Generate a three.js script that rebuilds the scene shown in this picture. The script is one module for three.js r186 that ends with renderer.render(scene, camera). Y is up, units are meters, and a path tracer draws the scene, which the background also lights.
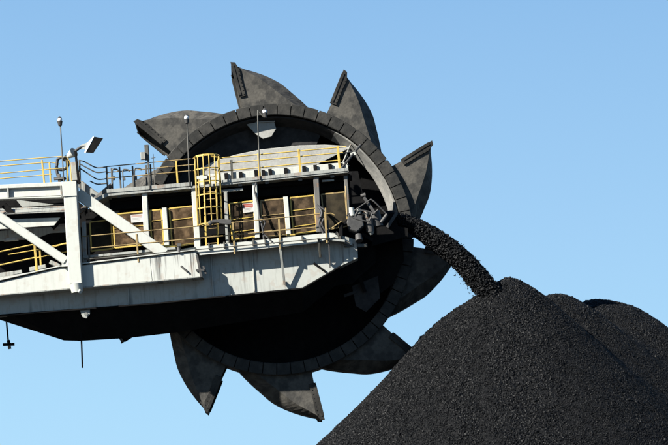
import * as THREE from 'three';
import { mergeGeometries } from 'three/addons/utils/BufferGeometryUtils.js';

// ---------------------------------------------------------------- camera, sky, sun, exposure
const scene = new THREE.Scene();
const camera = new THREE.PerspectiveCamera(14.91, 1024 / 682, 0.5, 4000);
camera.position.set(2.374, 1.741, 70.03);
camera.rotation.set(THREE.MathUtils.degToRad(9), 0, 0);
const renderer = new THREE.WebGLRenderer({ antialias: true });
renderer.toneMapping = THREE.LinearToneMapping;
renderer.toneMappingExposure = 3.6;
renderer.shadowMap.enabled = true;

{ // clear sky: pale at the horizon, deeper blue towards the zenith
  const W = 64, H = 512, data = new Float32Array(W * H * 4);
  const stops = [[-90, 0.06, 0.06, 0.06], [-4, 0.14, 0.15, 0.16], [0, 0.455, 0.745, 0.985], [3, 0.425, 0.72, 0.975], [9, 0.36, 0.63, 0.92],
    [16.5, 0.275, 0.52, 0.84], [30, 0.13, 0.29, 0.57], [55, 0.055, 0.15, 0.37], [90, 0.034, 0.10, 0.28]];
  for (let j = 0; j < H; j++) {
    const el = ((j + 0.5) / H) * 180 - 90;
    let k = 0; while (k < stops.length - 2 && el > stops[k + 1][0]) k++;
    const a = stops[k], b = stops[k + 1], t = Math.min(1, Math.max(0, (el - a[0]) / (b[0] - a[0])));
    for (let i = 0; i < W; i++) { const o = (j * W + i) * 4; for (let c = 0; c < 3; c++) data[o + c] = (1 / 3.6) * (a[c + 1] + (b[c + 1] - a[c + 1]) * t); data[o + 3] = 1; }
  }
  const sky = new THREE.DataTexture(data, W, H, THREE.RGBAFormat, THREE.FloatType);
  sky.mapping = THREE.EquirectangularReflectionMapping; sky.magFilter = THREE.LinearFilter; sky.minFilter = THREE.LinearFilter; sky.needsUpdate = true;
  scene.background = sky; scene.environment = sky;
}
const sun = new THREE.DirectionalLight(new THREE.Color(1, 0.955, 0.87), 5);
sun.position.set(-1.4 * 40, 12 + 1.0 * 40, 0.95 * 40); sun.target.position.set(0, 12, 0);
sun.castShadow = true; sun.shadow.mapSize.set(4096, 4096);
Object.assign(sun.shadow.camera, { left: -30, right: 30, top: 25, bottom: -25, near: 1, far: 200 });
scene.add(sun, sun.target);

// ---------------------------------------------------------------- helpers
const V3 = (a) => new THREE.Vector3(a[0], a[1], a[2]);
let seed = 12345;
const rnd = () => { seed = (seed + 0x6D2B79F5) | 0; let t = Math.imul(seed ^ (seed >>> 15), 1 | seed); t = (t + Math.imul(t ^ (t >>> 7), 61 | t)) ^ t; return ((t ^ (t >>> 14)) >>> 0) / 4294967296; };
const hash = (x, y, s) => { let h = Math.imul(x, 374761393) ^ Math.imul(y, 668265263) ^ Math.imul(s, 1274126177); h = Math.imul(h ^ (h >>> 13), 1274126177); return ((h ^ (h >>> 16)) >>> 0) / 4294967296; };
const mod = (a, n) => ((a % n) + n) % n;
function vnoise(x, y, px, py, s) {          // tileable value noise with periods px, py
  const xi = Math.floor(x), yi = Math.floor(y), fx = x - xi, fy = y - yi, u = fx * fx * (3 - 2 * fx), v = fy * fy * (3 - 2 * fy);
  const g = (i, j) => hash(mod(i, px), mod(j, py), s);
  return (g(xi, yi) * (1 - u) + g(xi + 1, yi) * u) * (1 - v) + (g(xi, yi + 1) * (1 - u) + g(xi + 1, yi + 1) * u) * v;
}
function fbm(x, y, px, py, oct, s) { let a = 0, w = 0.5, n = 0; for (let o = 0; o < oct; o++) { a += w * vnoise(x, y, px, py, s + o * 17); n += w; w *= 0.5; x *= 2; y *= 2; px *= 2; py *= 2; } return a / n; }
const sm = (a, b, x) => { const t = Math.min(1, Math.max(0, (x - a) / (b - a))); return t * t * (3 - 2 * t); };
const toS = (c) => 255 * (c <= 0.0031308 ? 12.92 * c : 1.055 * Math.pow(c, 1 / 2.4) - 0.055);
function tex(size, f, srgb = true) {        // f(u, v) -> linear [r, g, b]
  const d = new Uint8Array(size * size * 4);
  for (let j = 0; j < size; j++) for (let i = 0; i < size; i++) {
    const c = f(i / size, j / size), o = (j * size + i) * 4;
    for (let k = 0; k < 3; k++) d[o + k] = srgb ? toS(Math.min(1, Math.max(0, c[k]))) : 255 * c[k]; d[o + 3] = 255;
  }
  const t = new THREE.DataTexture(d, size, size); t.wrapS = t.wrapT = THREE.RepeatWrapping; t.magFilter = THREE.LinearFilter; t.minFilter = THREE.LinearMipmapLinearFilter; t.generateMipmaps = true;
  if (srgb) t.colorSpace = THREE.SRGBColorSpace; t.needsUpdate = true; return t;
}
const mix3 = (a, b, t) => [a[0] + (b[0] - a[0]) * t, a[1] + (b[1] - a[1]) * t, a[2] + (b[2] - a[2]) * t];
const TILE = 4;                              // metres per texture tile

// ---------------------------------------------------------------- materials
function paint(base, { streak = 0.4, dirt = [0.16, 0.14, 0.12], rust = [0.16, 0.075, 0.03], chips = 0.2, size = 512, s = 1, rough = 0.55, bump = 0.002 } = {}) {
  const map = tex(size, (u, v) => {
    const big = fbm(u * 4, v * 4, 4, 4, 4, s), fine = fbm(u * 48, v * 48, 48, 48, 2, s + 5);
    const st = fbm(u * 40, v * 3, 40, 3, 3, s + 9), st2 = fbm(u * 90, v * 5, 90, 5, 2, s + 13);
    let c = mix3(base, dirt, 0.10 * big + 0.08 * fine);
    c = mix3(c, dirt, streak * sm(0.52, 0.80, st * 0.7 + big * 0.3) + 0.35 * streak * sm(0.6, 0.8, st2));
    const r = fbm(u * 14, v * 14, 14, 14, 4, s + 21);
    c = mix3(c, rust, chips * sm(0.60, 0.70, r) + 0.5 * chips * sm(0.64, 0.8, st2 * 0.6 + r * 0.4));
    return c;
  });
  const rm = tex(256, (u, v) => { const n = fbm(u * 16, v * 16, 16, 16, 3, s + 31); return [n, n, n]; }, false);
  return new THREE.MeshStandardMaterial({ map, roughness: rough, metalness: 0, bumpMap: rm, bumpScale: bump });
}
function dusty(base, patch, { s = 1, amt = 0.6, rough = 0.75, size = 512, bump = 0.006, spec = 0.5, w = 0.5 } = {}) {
  const map = tex(size, (u, v) => {
    const big = fbm(u * 5, v * 5, 5, 5, 4, s), mid = fbm(u * 18, v * 18, 18, 18, 4, s + 4), fine = fbm(u * 70, v * 70, 70, 70, 2, s + 8);
    let c = mix3(base, patch, amt * sm(0.32, 0.76, big * w + mid * (1 - w)));
    const k = 0.72 + 0.56 * (0.5 * fine + 0.5 * mid); return [c[0] * k, c[1] * k, c[2] * k];
  });
  const bm = tex(256, (u, v) => { const n = 0.6 * fbm(u * 20, v * 20, 20, 20, 3, s + 41) + 0.4 * fbm(u * 64, v * 64, 64, 64, 2, s + 44); return [n, n, n]; }, false);
  return new THREE.MeshPhysicalMaterial({ map, roughness: rough, specularIntensity: spec, bumpMap: bm, bumpScale: bump });
}
const M = {
  white: paint([0.3238, 0.3369, 0.3107], { s: 3, streak: 0.22, chips: 0.10 }),
  girder: paint([0.262, 0.272, 0.252], { s: 7, streak: 0.6, chips: 0.16, dirt: [0.0538, 0.0538, 0.0497] }),
  streaky: paint([0.33, 0.34, 0.315], { s: 91, streak: 0.95, chips: 0.2, dirt: [0.06, 0.06, 0.055] }),
  pale: paint([0.2051, 0.213, 0.1972], { s: 11, streak: 0.75, chips: 0.35, dirt: [0.0394, 0.0355, 0.0315] }),
  grimy: paint([0.0864, 0.082, 0.0734], { s: 15, streak: 0.7, chips: 0.4, dirt: [0.0173, 0.0164, 0.0152] }),
  yellow: paint([0.36, 0.255, 0.045], { s: 19, streak: 0.35, chips: 0.35, dirt: [0.0829, 0.0518, 0.0156], rust: [0.0518, 0.0259, 0.0104] }),
  rail: paint([0.20, 0.14, 0.05], { s: 23, streak: 0.6, chips: 0.6, dirt: [0.0388, 0.0292, 0.0194], rust: [0.0388, 0.0219, 0.0121] }),
  sooty: paint([0.0475, 0.0454, 0.0368], { s: 27, streak: 0.6, chips: 0.5, dirt: [0.013, 0.013, 0.0121], rust: [0.0216, 0.0152, 0.0086] }),
  mesh: dusty([0.026, 0.0165, 0.0085], [0.085, 0.056, 0.031], { s: 31, amt: 1, w: 0.2, rough: 0.9, spec: 0.2 }),
  mesh2: dusty([0.016, 0.011, 0.0065], [0.060, 0.041, 0.024], { s: 35, amt: 1, w: 0.2, rough: 0.9, spec: 0.2 }),
  mesh3: dusty([0.010, 0.0085, 0.006], [0.026, 0.021, 0.013], { s: 39, amt: 1, rough: 0.9, spec: 0.2 }),
  bucket: dusty([0.034, 0.0332, 0.031], [0.066, 0.062, 0.054], { s: 43, amt: 0.8, w: 0.25, rough: 0.62, bump: 0.012, spec: 0.20 }),
  rimSteel: dusty([0.02, 0.02, 0.0189], [0.035, 0.0333, 0.03], { s: 47, amt: 0.7, rough: 0.6, bump: 0.012, spec: 0.20 }),
  wornLip: dusty([0.014, 0.0137, 0.0127], [0.0311, 0.0292, 0.0255], { s: 51, amt: 0.8, rough: 0.6, spec: 0.30 }),
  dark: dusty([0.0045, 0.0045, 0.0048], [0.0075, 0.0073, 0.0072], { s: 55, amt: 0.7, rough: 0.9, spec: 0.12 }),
  steel: dusty([0.0338, 0.0338, 0.0338], [0.054, 0.0506, 0.0473], { s: 59, amt: 0.7, rough: 0.55 }),
  chute: dusty([0.2521, 0.2521, 0.2357], [0.1644, 0.1589, 0.1425], { s: 63, amt: 0.7, rough: 0.7 }),
  coal: dusty([0.0020, 0.0022, 0.0027], [0.0030, 0.0032, 0.0038], { s: 67, amt: 0.7, rough: 0.8, bump: 0.03, spec: 0.3 }),
  shadeGrey: dusty([0.020, 0.020, 0.021], [0.036, 0.035, 0.034], { s: 79, amt: 0.7, rough: 0.9, spec: 0.15 }),  // dark grey with shade painted in for the chute; also colours the scraper plate
  chuteWallLit: dusty([0.12, 0.12, 0.114], [0.18, 0.175, 0.16], { s: 75, amt: 0.7, rough: 0.75 }),  // paler copy of the chute wall colour, for its sunlit sector
  lump: new THREE.MeshPhysicalMaterial({ color: new THREE.Color(0.0023, 0.0026, 0.0032), roughness: 0.55, specularIntensity: 0.22 }),
  ground: dusty([0.0192, 0.0177, 0.0154], [0.0288, 0.0261, 0.0222], { s: 71, amt: 0.6, rough: 0.9 }),
  lampGlass: new THREE.MeshStandardMaterial({ color: new THREE.Color(0.62, 0.64, 0.66), roughness: 0.2 }),
  rubber: new THREE.MeshStandardMaterial({ color: new THREE.Color(0.018, 0.018, 0.02), roughness: 0.7 }),
};

// ---------------------------------------------------------------- geometry builders (boom frame: u along the boom, v up across it, w towards the viewer's side)
const HUB = [0, 12.2, 0], BOOM_Z = 1, TILT = THREE.MathUtils.degToRad(5.3);
function boxUV(g, tile = TILE) {
  const n = g.index ? g.toNonIndexed() : g; if (!n.attributes.normal) n.computeVertexNormals();
  const p = n.attributes.position, uv = new Float32Array(p.count * 2), a = new THREE.Vector3(), b = new THREE.Vector3(), c = new THREE.Vector3();
  for (let i = 0; i < p.count; i += 3) {
    a.fromBufferAttribute(p, i); b.fromBufferAttribute(p, i + 1); c.fromBufferAttribute(p, i + 2);
    const f = b.clone().sub(a).cross(c.clone().sub(a)), x = Math.abs(f.x), y = Math.abs(f.y), z = Math.abs(f.z);
    [a, b, c].forEach((q, k) => { const o = (i + k) * 2; if (z >= x && z >= y) { uv[o] = q.x; uv[o + 1] = q.y; } else if (x >= y) { uv[o] = q.z + 1.37; uv[o + 1] = q.y; } else { uv[o] = q.x; uv[o + 1] = q.z + 0.71; } uv[o] /= tile; uv[o + 1] /= tile; });
  }
  n.setAttribute('uv', new THREE.BufferAttribute(uv, 2));
  for (const k of Object.keys(n.attributes)) if (!['position', 'normal', 'uv'].includes(k)) n.deleteAttribute(k);
  return n;
}
function frameOf(a, b) { // matrix whose x axis runs a -> b and whose z axis stays near w
  const A = V3(a), B = V3(b), x = B.clone().sub(A).normalize();
  let z = new THREE.Vector3(0, 0, 1); if (Math.abs(x.z) > 0.9) z = new THREE.Vector3(0, 1, 0);
  const y = z.clone().cross(x).normalize(); z = x.clone().cross(y);
  return { m: new THREE.Matrix4().makeBasis(x, y, z).setPosition(A.clone().add(B).multiplyScalar(0.5)), len: A.distanceTo(B) };
}
function bar(a, b, h, d, ch = Math.min(h, d) * 0.12) { // chamfered square bar
  const { m, len } = frameOf(a, b), s = new THREE.Shape(), x = h / 2, y = d / 2, c = ch;
  s.moveTo(-x + c, -y); s.lineTo(x - c, -y); s.lineTo(x, -y + c); s.lineTo(x, y - c); s.lineTo(x - c, y); s.lineTo(-x + c, y); s.lineTo(-x, y - c); s.lineTo(-x, -y + c); s.closePath();
  const g = new THREE.ExtrudeGeometry(s, { depth: len, bevelEnabled: false, steps: 1 });
  g.translate(0, 0, -len / 2); g.applyMatrix4(new THREE.Matrix4().makeBasis(new THREE.Vector3(0, 1, 0), new THREE.Vector3(0, 0, 1), new THREE.Vector3(1, 0, 0)));
  g.applyMatrix4(m); return g;
}
function rod(a, b, r, seg = 8) { const { m, len } = frameOf(a, b), g = new THREE.CylinderGeometry(r, r, len, seg); g.rotateZ(-Math.PI / 2); g.applyMatrix4(m); return g; }
function cone(a, b, r0, r1, seg = 16) { const { m, len } = frameOf(a, b), g = new THREE.CylinderGeometry(r1, r0, len, seg); g.rotateZ(-Math.PI / 2); g.applyMatrix4(m); return g; }
function pipe(pts, r, seg = 8) { const c = new THREE.CatmullRomCurve3(pts.map(V3), false, 'catmullrom', 0.4); return new THREE.TubeGeometry(c, pts.length * 6, r, seg); }
function plate(pts, w0, w1, bevel = 0) { // outline in u, v with a thickness in w
  const s = new THREE.Shape(pts.map((p) => new THREE.Vector2(p[0], p[1])));
  const g = new THREE.ExtrudeGeometry(s, { depth: w1 - w0 - 2 * bevel, bevelEnabled: bevel > 0, bevelSize: bevel, bevelThickness: bevel, bevelOffset: -bevel, bevelSegments: 1 });
  g.translate(0, 0, w0 + bevel); return g;
}
function box(c, sx, sy, sz) { const g = new THREE.BoxGeometry(sx, sy, sz); g.translate(c[0], c[1], c[2]); return g; }
function hull(secs) { // lofts closed loops of equal length, caps both ends
  const pos = [], n = secs[0].length, q = (a, b, c) => pos.push(...a, ...b, ...c);
  for (let i = 0; i + 1 < secs.length; i++) for (let k = 0; k < n; k++) { const l = (k + 1) % n; q(secs[i][k], secs[i + 1][k], secs[i + 1][l]); q(secs[i][k], secs[i + 1][l], secs[i][l]); }
  for (const [s, rev] of [[secs[0], 0], [secs[secs.length - 1], 1]]) for (let k = 1; k + 1 < n; k++) rev ? q(s[0], s[k + 1], s[k]) : q(s[0], s[k], s[k + 1]);
  const g = new THREE.BufferGeometry(); g.setAttribute('position', new THREE.Float32BufferAttribute(pos, 3)); g.computeVertexNormals(); return g;
}
const lerp = (a, b, t) => a.map((x, i) => x + (b[i] - x) * t);
const off = (a, du, dv, dw = 0) => [a[0] + du, a[1] + dv, a[2] + dw];

const used = {};
const numbered = (n) => { const k = used[n] = (used[n] ?? -1) + 1; return k ? `${n}_${String(k).padStart(3, '0')}` : n; };
function thing(name, label, category, o, group) { // a group at the thing's base, standing in the boom's frame
  const g = new THREE.Group(); g.name = numbered(name); g.userData = { label, category }; if (group) g.userData.group = group;
  const c = Math.cos(TILT), s = Math.sin(TILT);
  g.position.set(HUB[0] + c * o[0] - s * o[1], HUB[1] + s * o[0] + c * o[1], o[2] + BOOM_Z); g.rotation.z = TILT; g.origin0 = o; scene.add(g); return g;
}
function part(t, name, geos, mat, parent = t) {
  const list = (Array.isArray(geos) ? geos : [geos]).map((g) => boxUV(g));
  const g = list.length > 1 ? mergeGeometries(list) : list[0]; const o = t.origin0; g.translate(-o[0], -o[1], -o[2]);
  const m = new THREE.Mesh(g, mat); m.name = name; m.castShadow = m.receiveShadow = true; parent.add(m); return m;
}

// ---------------------------------------------------------------- ground
{
  const g = boxUV(new THREE.PlaneGeometry(3000, 3000, 1, 1).rotateX(-Math.PI / 2));
  const m = new THREE.Mesh(g, M.ground); m.name = 'ground'; m.receiveShadow = true; m.userData = { kind: 'structure', label: 'flat dusty ground of the coal yard', category: 'ground' }; scene.add(m);
}

// ---------------------------------------------------------------- bucket wheel
const YAW = THREE.MathUtils.degToRad(3);
const pol = (deg, r, z) => [r * Math.cos(deg * Math.PI / 180), r * Math.sin(deg * Math.PI / 180), z];
function revolve(prof, a0, a1, seg) { // sweeps a closed r, z outline round the axle from a0 to a1 degrees
  const secs = []; for (let i = 0; i <= seg; i++) secs.push(prof.map(([r, z]) => pol(a0 + (a1 - a0) * i / seg, r, z)));
  const pos = [], n = prof.length, q = (a, b, c) => pos.push(...a, ...b, ...c);
  for (let i = 0; i < seg; i++) for (let k = 0; k < n; k++) { const l = (k + 1) % n; q(secs[i][k], secs[i + 1][l], secs[i + 1][k]); q(secs[i][k], secs[i][l], secs[i + 1][l]); }
  if (a1 - a0 < 359.9) for (const [s, rev] of [[secs[0], 1], [secs[seg], 0]]) { const f = THREE.ShapeUtils.triangulateShape(prof.map((p) => new THREE.Vector2(...p)), []); for (const [a, b, c] of f) rev ? q(s[a], s[c], s[b]) : q(s[a], s[b], s[c]); }
  const g = new THREE.BufferGeometry(); g.setAttribute('position', new THREE.Float32BufferAttribute(pos, 3)); g.computeVertexNormals(); return g;
}
function wheelThing(name, label, category) {
  const t = new THREE.Group(); t.name = numbered(name); t.userData = { label, category }; t.position.set(...HUB); t.rotation.y = YAW; t.origin0 = [0, 0, 0]; scene.add(t); return t;
}
{
  const t = wheelThing('bucket_wheel', 'huge dark steel bucket wheel with pointed scoops behind the white boom', 'bucket wheel');
  part(t, 'drum', revolve([[5.66, -0.14], [5.66, -2.62], [5.24, -2.62], [5.24, -0.14]], 0, 360, 180), M.rimSteel);
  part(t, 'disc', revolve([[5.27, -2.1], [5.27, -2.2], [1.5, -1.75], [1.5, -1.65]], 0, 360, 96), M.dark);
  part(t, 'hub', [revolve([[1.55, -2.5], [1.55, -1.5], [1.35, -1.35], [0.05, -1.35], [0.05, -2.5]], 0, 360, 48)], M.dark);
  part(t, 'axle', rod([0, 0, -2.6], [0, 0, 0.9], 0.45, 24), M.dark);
  // cover plates round the rim, three tones
  const plates = [0, 1, 2].map(() => boxUV(revolve([[5.22, -0.1], [5.22, -0.03], [5.25, 0], [5.69, 0], [5.72, -0.03], [5.72, -0.1]], -2.78, 2.78, 4)));
  plates.forEach((g, k) => { const u = g.attributes.uv; for (let i = 0; i < u.count; i++) u.setXY(i, u.getX(i) + k * 0.31, u.getY(i) + k * 0.23); });
  for (let k = 0; k < 60; k++) {
    const m = new THREE.Mesh(plates[k % 3], M.rimSteel); m.name = 'rim_plate'; m.rotation.z = (k * 6 + 3.2) * Math.PI / 180; m.position.z = 0.012 * hash(k, 3, 5); m.castShadow = m.receiveShadow = true; t.add(m);
  }
  // buckets: flared scoop of plate, open at the leading edge
  const mid = [[0, 7.70], [-5.3, 7.40], [-11, 7.06], [-15.5, 6.76], [-19.5, 6.42], [-24.5, 6.06], [-30, 5.70]];
  const chk = [[-0.2, 7.66], [-3.6, 7.28], [-7.4, 6.92], [-10.4, 6.62], [-13.3, 6.34], [-18, 5.98], [-23.5, 5.66]];
  const base = [0.7, 5.66];
  for (const L of [mid, chk]) { const c = new THREE.CatmullRomCurve3(L.map(([a, r]) => new THREE.Vector3(a / 10, r, 0))), q = c.getPoints(18).map((v) => [v.x * 10, v.y]); L.splice(0, L.length, ...q); }
  function shell(d, zi) {
    const tr = ([a, r], k) => [a - (k ? d * 9 : 0), r - d];
    const secs = [[chk, -0.24 - zi], [mid, -0.8], [mid, -1.9], [chk, -2.46 + zi]].map(([L, z]) => L.map((p, i) => { const q = i === 0 && d ? [p[0], p[1] - d] : tr(p, i); return pol(q[0], q[1], z); }));
    const b0 = pol(base[0], base[1] - 0.1, -0.24 - zi), b3 = pol(base[0], base[1] - 0.1, -2.46 + zi);
    const pos = [], q = (a, b, c) => pos.push(...a, ...b, ...c);
    for (let i = 0; i < 3; i++) for (let k = 0; k + 1 < mid.length; k++) { q(secs[i][k], secs[i + 1][k], secs[i + 1][k + 1]); q(secs[i][k], secs[i + 1][k + 1], secs[i][k + 1]); }
    for (const [b, s] of [[b0, secs[0]], [b3, secs[3]]]) for (let k = 0; k + 1 < s.length; k++) q(b, s[k], s[k + 1]);
    return { pos, loop: [b0, ...secs.map((s) => s[0]), b3] };
  }
  const o = shell(0, 0), n = shell(0.06, 0.06), pos = [...o.pos, ...n.pos];
  for (let k = 0; k + 1 < o.loop.length; k++) pos.push(...o.loop[k], ...n.loop[k], ...n.loop[k + 1], ...o.loop[k], ...n.loop[k + 1], ...o.loop[k + 1]);
  const bg = new THREE.BufferGeometry(); bg.setAttribute('position', new THREE.Float32BufferAttribute(pos, 3)); bg.computeVertexNormals();
  const body = boxUV(bg);
  // bolted cutting edge round the mouth
  const lipGeo = [];
  for (const [z0, z1] of [[-0.25, -0.17], [-2.53, -2.45]]) {
    lipGeo.push(plate([pol(0.95, 6.22), pol(0.75, 7.80), pol(-0.6, 7.74), pol(-1.6, 7.4), pol(-1.5, 6.9), pol(-1.75, 6.22)], z0, z1, 0.012));
    lipGeo.push(plate([pol(1.0, 6.28), pol(0.9, 7.62), pol(-0.1, 7.62), pol(-0.2, 6.28)], z1 - (z0 < -1 ? 0.11 : 0), z1 + (z0 < -1 ? -0.06 : 0.03), 0.008));
  }
  lipGeo.push(bar(pol(0.25, 7.70, -0.2), pol(0.25, 7.70, -2.5), 0.1, 0.12));
  const lip = mergeGeometries(lipGeo.map((g) => boxUV(g)));
  const bolts = mergeGeometries([0, 1, 2, 3, 4, 5, 6, 7].map((i) => { const g = new THREE.CylinderGeometry(0.02, 0.02, 0.03, 6); g.rotateX(Math.PI / 2); const p = pol(-1.05, 6.32 + i * 0.17, -0.16); g.translate(...p); return boxUV(g); }));
  for (let k = 0; k < 10; k++) {
    const b = new THREE.Mesh(body, M.bucket); b.name = 'bucket'; b.rotation.z = (104.2 + 36 * k) * Math.PI / 180; b.castShadow = b.receiveShadow = true; t.add(b);
    for (const [nm, g] of [['cutting_edge', lip], ['bolt_row', bolts]]) { const m = new THREE.Mesh(g, M.wornLip); m.name = nm; if (nm === 'bolt_row') m.userData.kind = 'stuff'; m.castShadow = m.receiveShadow = true; b.add(m); }
  }
}
{ // fixed chute inside the wheel
  const t = wheelThing('ring_chute', 'pale dusty chute wall curving inside the top of the bucket wheel', 'chute');
  part(t, 'wall', revolve([[5.2, -0.2], [4.96, -0.88], [4.9, -0.88], [5.14, -0.2]], -8, 62, 40), M.chuteWallLit);  // sector where sun falls, painted pale
  part(t, 'wall', revolve([[5.2, -0.2], [4.96, -0.88], [4.9, -0.88], [5.14, -0.2]], 62, 172, 60), M.shadeGrey);  // rest of the same wall, its shade painted in as a darker colour
  part(t, 'cover', plate([[-3.25, 3.02], [-2.6, 3.34], [-1.7, 3.62], [-0.7, 3.84], [0.95, 4.04], [2.0, 4.08], [2.85, 4.04], [3.1, 3.95], [1.2, 2.95], [0.9, 2.0], [-3.3, 2.0]], -0.62, -0.54, 0.02), M.chute);
  part(t, 'back_plate', revolve([[4.9, -0.86], [4.9, -0.94], [1.7, -0.94], [1.7, -0.86]], 68, 172, 60), M.shadeGrey);  // darkened in colour to stand for the shade under the rim
  part(t, 'deflector', [plate([[-1.52, 5.12], [-0.2, 5.22], [-0.05, 4.72], [-0.25, 4.38], [-0.6, 4.28], [-0.9, 4.46]], -0.50, -0.42, 0.01), bar([-0.9, 4.98, -0.4], [-0.1, 5.03, -0.4], 0.05, 0.06)], M.chute);
  part(t, 'stay', rod(pol(52.5, 5.1, -0.3), pol(50, 4.35, -0.5), 0.035), M.pale);
}

// ---------------------------------------------------------------- boom
{
  const t = thing('conveyor_boom', 'white steel conveyor boom reaching from the left edge to the bucket wheel', 'boom', [-8.04, -2.13, 1.2]);
  part(t, 'girder', plate([[-14.67, -1.26, 1.82], [-7.86, -0.77, 1.82], [-3.04, -0.49, 1.82], [2.19, -0.4, 1.82], [3.23, -0.82, 1.82], [3.2, -1.55, 1.82], [2.46, -1.82, 1.82], [0.91, -2.55, 1.82], [-4.8, -2.62, 1.82], [-7.98, -2.57, 1.82], [-14.73, -2.46, 1.82]], 1.1, 1.82, 0.01), M.girder);
  const front = [[-14.75, -2.45, 1.74], [-11.16, -2.28, 1.74], [-8.63, -2.52, 1.74], [-7.99, -2.56, 1.74], [-6.12, -2.6, 1.74], [-4.33, -2.62, 1.74], [0.91, -2.55, 1.74], [2.45, -1.83, 1.74]];
  const low = [[-15.07, -2.62, 0.5], [-11.42, -2.55, 0.5], [-8.9, -3.62, 0.5], [-8.26, -3.7, 0.5], [-6.36, -3.76, 0.5], [-4.53, -3.72, 0.5], [0.81, -3.36, 0.5], [2.42, -2.28, 0.5]];
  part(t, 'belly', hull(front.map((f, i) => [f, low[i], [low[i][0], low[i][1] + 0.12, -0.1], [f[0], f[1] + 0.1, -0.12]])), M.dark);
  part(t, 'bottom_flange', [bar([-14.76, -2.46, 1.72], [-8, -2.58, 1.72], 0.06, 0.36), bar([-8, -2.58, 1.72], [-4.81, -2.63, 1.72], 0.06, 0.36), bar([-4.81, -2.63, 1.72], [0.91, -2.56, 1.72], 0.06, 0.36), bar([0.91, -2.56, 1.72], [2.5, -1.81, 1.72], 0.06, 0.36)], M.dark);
  for (const [a, b] of [[[-6.02, -1.91, 1.84], [-6.03, -2.55, 1.84]], [[-2.63, -0.97, 1.84], [-2.66, -2.54, 1.84]], [[-0.99, -0.96, 1.84], [-1.02, -2.49, 1.84]]]) part(t, 'stiffener', bar(a, b, 0.05, 0.1), M.girder);
  part(t, 'lifting_lug', [plate([[-8, -2.59, 1.72], [-7.6, -2.61, 1.72], [-7.61, -2.79, 1.72], [-7.77, -2.96, 1.72], [-7.92, -2.88, 1.72]], 1.72, 1.78, 0.01), cone([-7.76, -2.79, 1.82], [-7.77, -2.77, 1.72], 0.07, 0.07)], M.pale);
  // outer box girder on the viewer's side, tapering to the left
  const boxG = part(t, 'outer_girder', plate([[-14.53, -1.83, 2.5], [-14.53, -1.75, 2.5], [-14.51, -1.52, 2.5], [-10.95, -1.29, 2.5], [-8.56, -0.95, 2.5], [-6.58, -0.9, 2.5], [-4.99, -0.85, 2.5], [-4.97, -1.86, 2.5], [-7.6, -1.84, 2.5], [-10.99, -1.84, 2.5]], 1.75, 2.5, 0.015), M.white);
  part(t, 'girder_end', plate([[-4.98, -0.85, 2.5], [-3.17, -0.79, 2.5], [-3.08, -1.22, 2.5], [-2.97, -1.85, 2.5], [-4.96, -1.86, 2.5]], 1.75, 2.5, 0.015), M.streaky, boxG).userData.label = 'white girder end with dark vertical streaks';
  part(t, 'girder_top_plate', [bar([-14.6, -1.47, 2.15], [-11.02, -1.22, 2.15], 0.045, 0.86), bar([-11.02, -1.22, 2.15], [-8.61, -0.89, 2.15], 0.045, 0.86), bar([-8.61, -0.89, 2.15], [-3.19, -0.73, 2.15], 0.045, 0.86)], M.white, boxG);
  part(t, 'girder_bottom_plate', [bar([-14.62, -1.78, 2.12], [-11.06, -1.8, 2.12], 0.05, 0.8), bar([-11.06, -1.8, 2.12], [-3, -1.81, 2.12], 0.05, 0.8)], M.pale, boxG);
  part(t, 'end_bracket', [bar([-3.14, -0.94, 2.52], [-3.03, -1.83, 2.52], 0.10, 0.14), bar([-3.22, -1.54, 2.56], [-2.89, -1.57, 2.56], 0.09, 0.1), bar([-2.92, -1.4, 2.5], [-2.84, -1.72, 2.5], 0.08, 0.12), rod([-3.8, -1.32, 2.52], [-3.56, -1.58, 2.56], 0.04)], M.steel);
  // box ties between the girders
  for (const x of [[[-9.51, -1.7, 1.85], [-9.59, -2.02, 1.5]], [[-6.72, -1.68, 1.85], [-6.79, -1.96, 1.5]], [[-3.51, -1.5, 1.85], [-3.57, -1.85, 1.5]]]) part(t, 'cross_tie', bar(x[0], x[1], 0.3, 0.25), M.pale);
  // main column with its round foot and cap
  const col = part(t, 'column', bar([-7.91, 2.1, 2.62], [-7.95, -1.66, 2.62], 0.53, 0.42, 0.03), M.white);
  part(t, 'column_cap', bar([-7.91, 2.41, 2.62], [-7.92, 1.82, 2.62], 0.58, 0.5, 0.025), M.white, col);
  part(t, 'column_foot', [cone([-7.95, -1.66, 2.62], [-7.93, -2, 2.62], 0.27, 0.22), rod([-7.88, -1.87, 2.62], [-7.77, -2.03, 2.9], 0.07)], M.white, col);
  part(t, 'gusset', plate([[-8.45, -0.74, 2.6], [-8.16, -0.48, 2.6], [-8.11, -0.93, 2.6], [-8.47, -0.93, 2.6]], 2.56, 2.66), M.white, col);
  // upper beam: flanges and web with stiffeners
  const ub = part(t, 'upper_beam', [bar([-14.28, 2.41, 2.6], [-8.18, 2.11, 2.6], 0.38, 0.05)], M.white);
  part(t, 'top_flange', bar([-14.29, 2.64, 2.5], [-8.18, 2.35, 2.5], 0.17, 0.5), M.white, ub);
  part(t, 'bottom_flange', bar([-14.29, 2.22, 2.58], [-8.2, 1.84, 2.58], 0.05, 0.34), M.white, ub);
  for (const x of [[[-10.37, 2.4, 2.68], [-10.37, 2, 2.68]], [[-8.27, 2.29, 2.68], [-8.27, 1.84, 2.68]], [[-12.35, 2.47, 2.68], [-12.36, 2.1, 2.68]]]) part(t, 'web_stiffener', bar(x[0], x[1], 0.07, 0.16), M.pale, ub);
  // diagonals
  part(t, 'diagonal_brace', bar([-13.06, 3.14, 2.55], [-8.3, -0.7, 2.55], 0.33, 0.3, 0.03), M.white);
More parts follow.
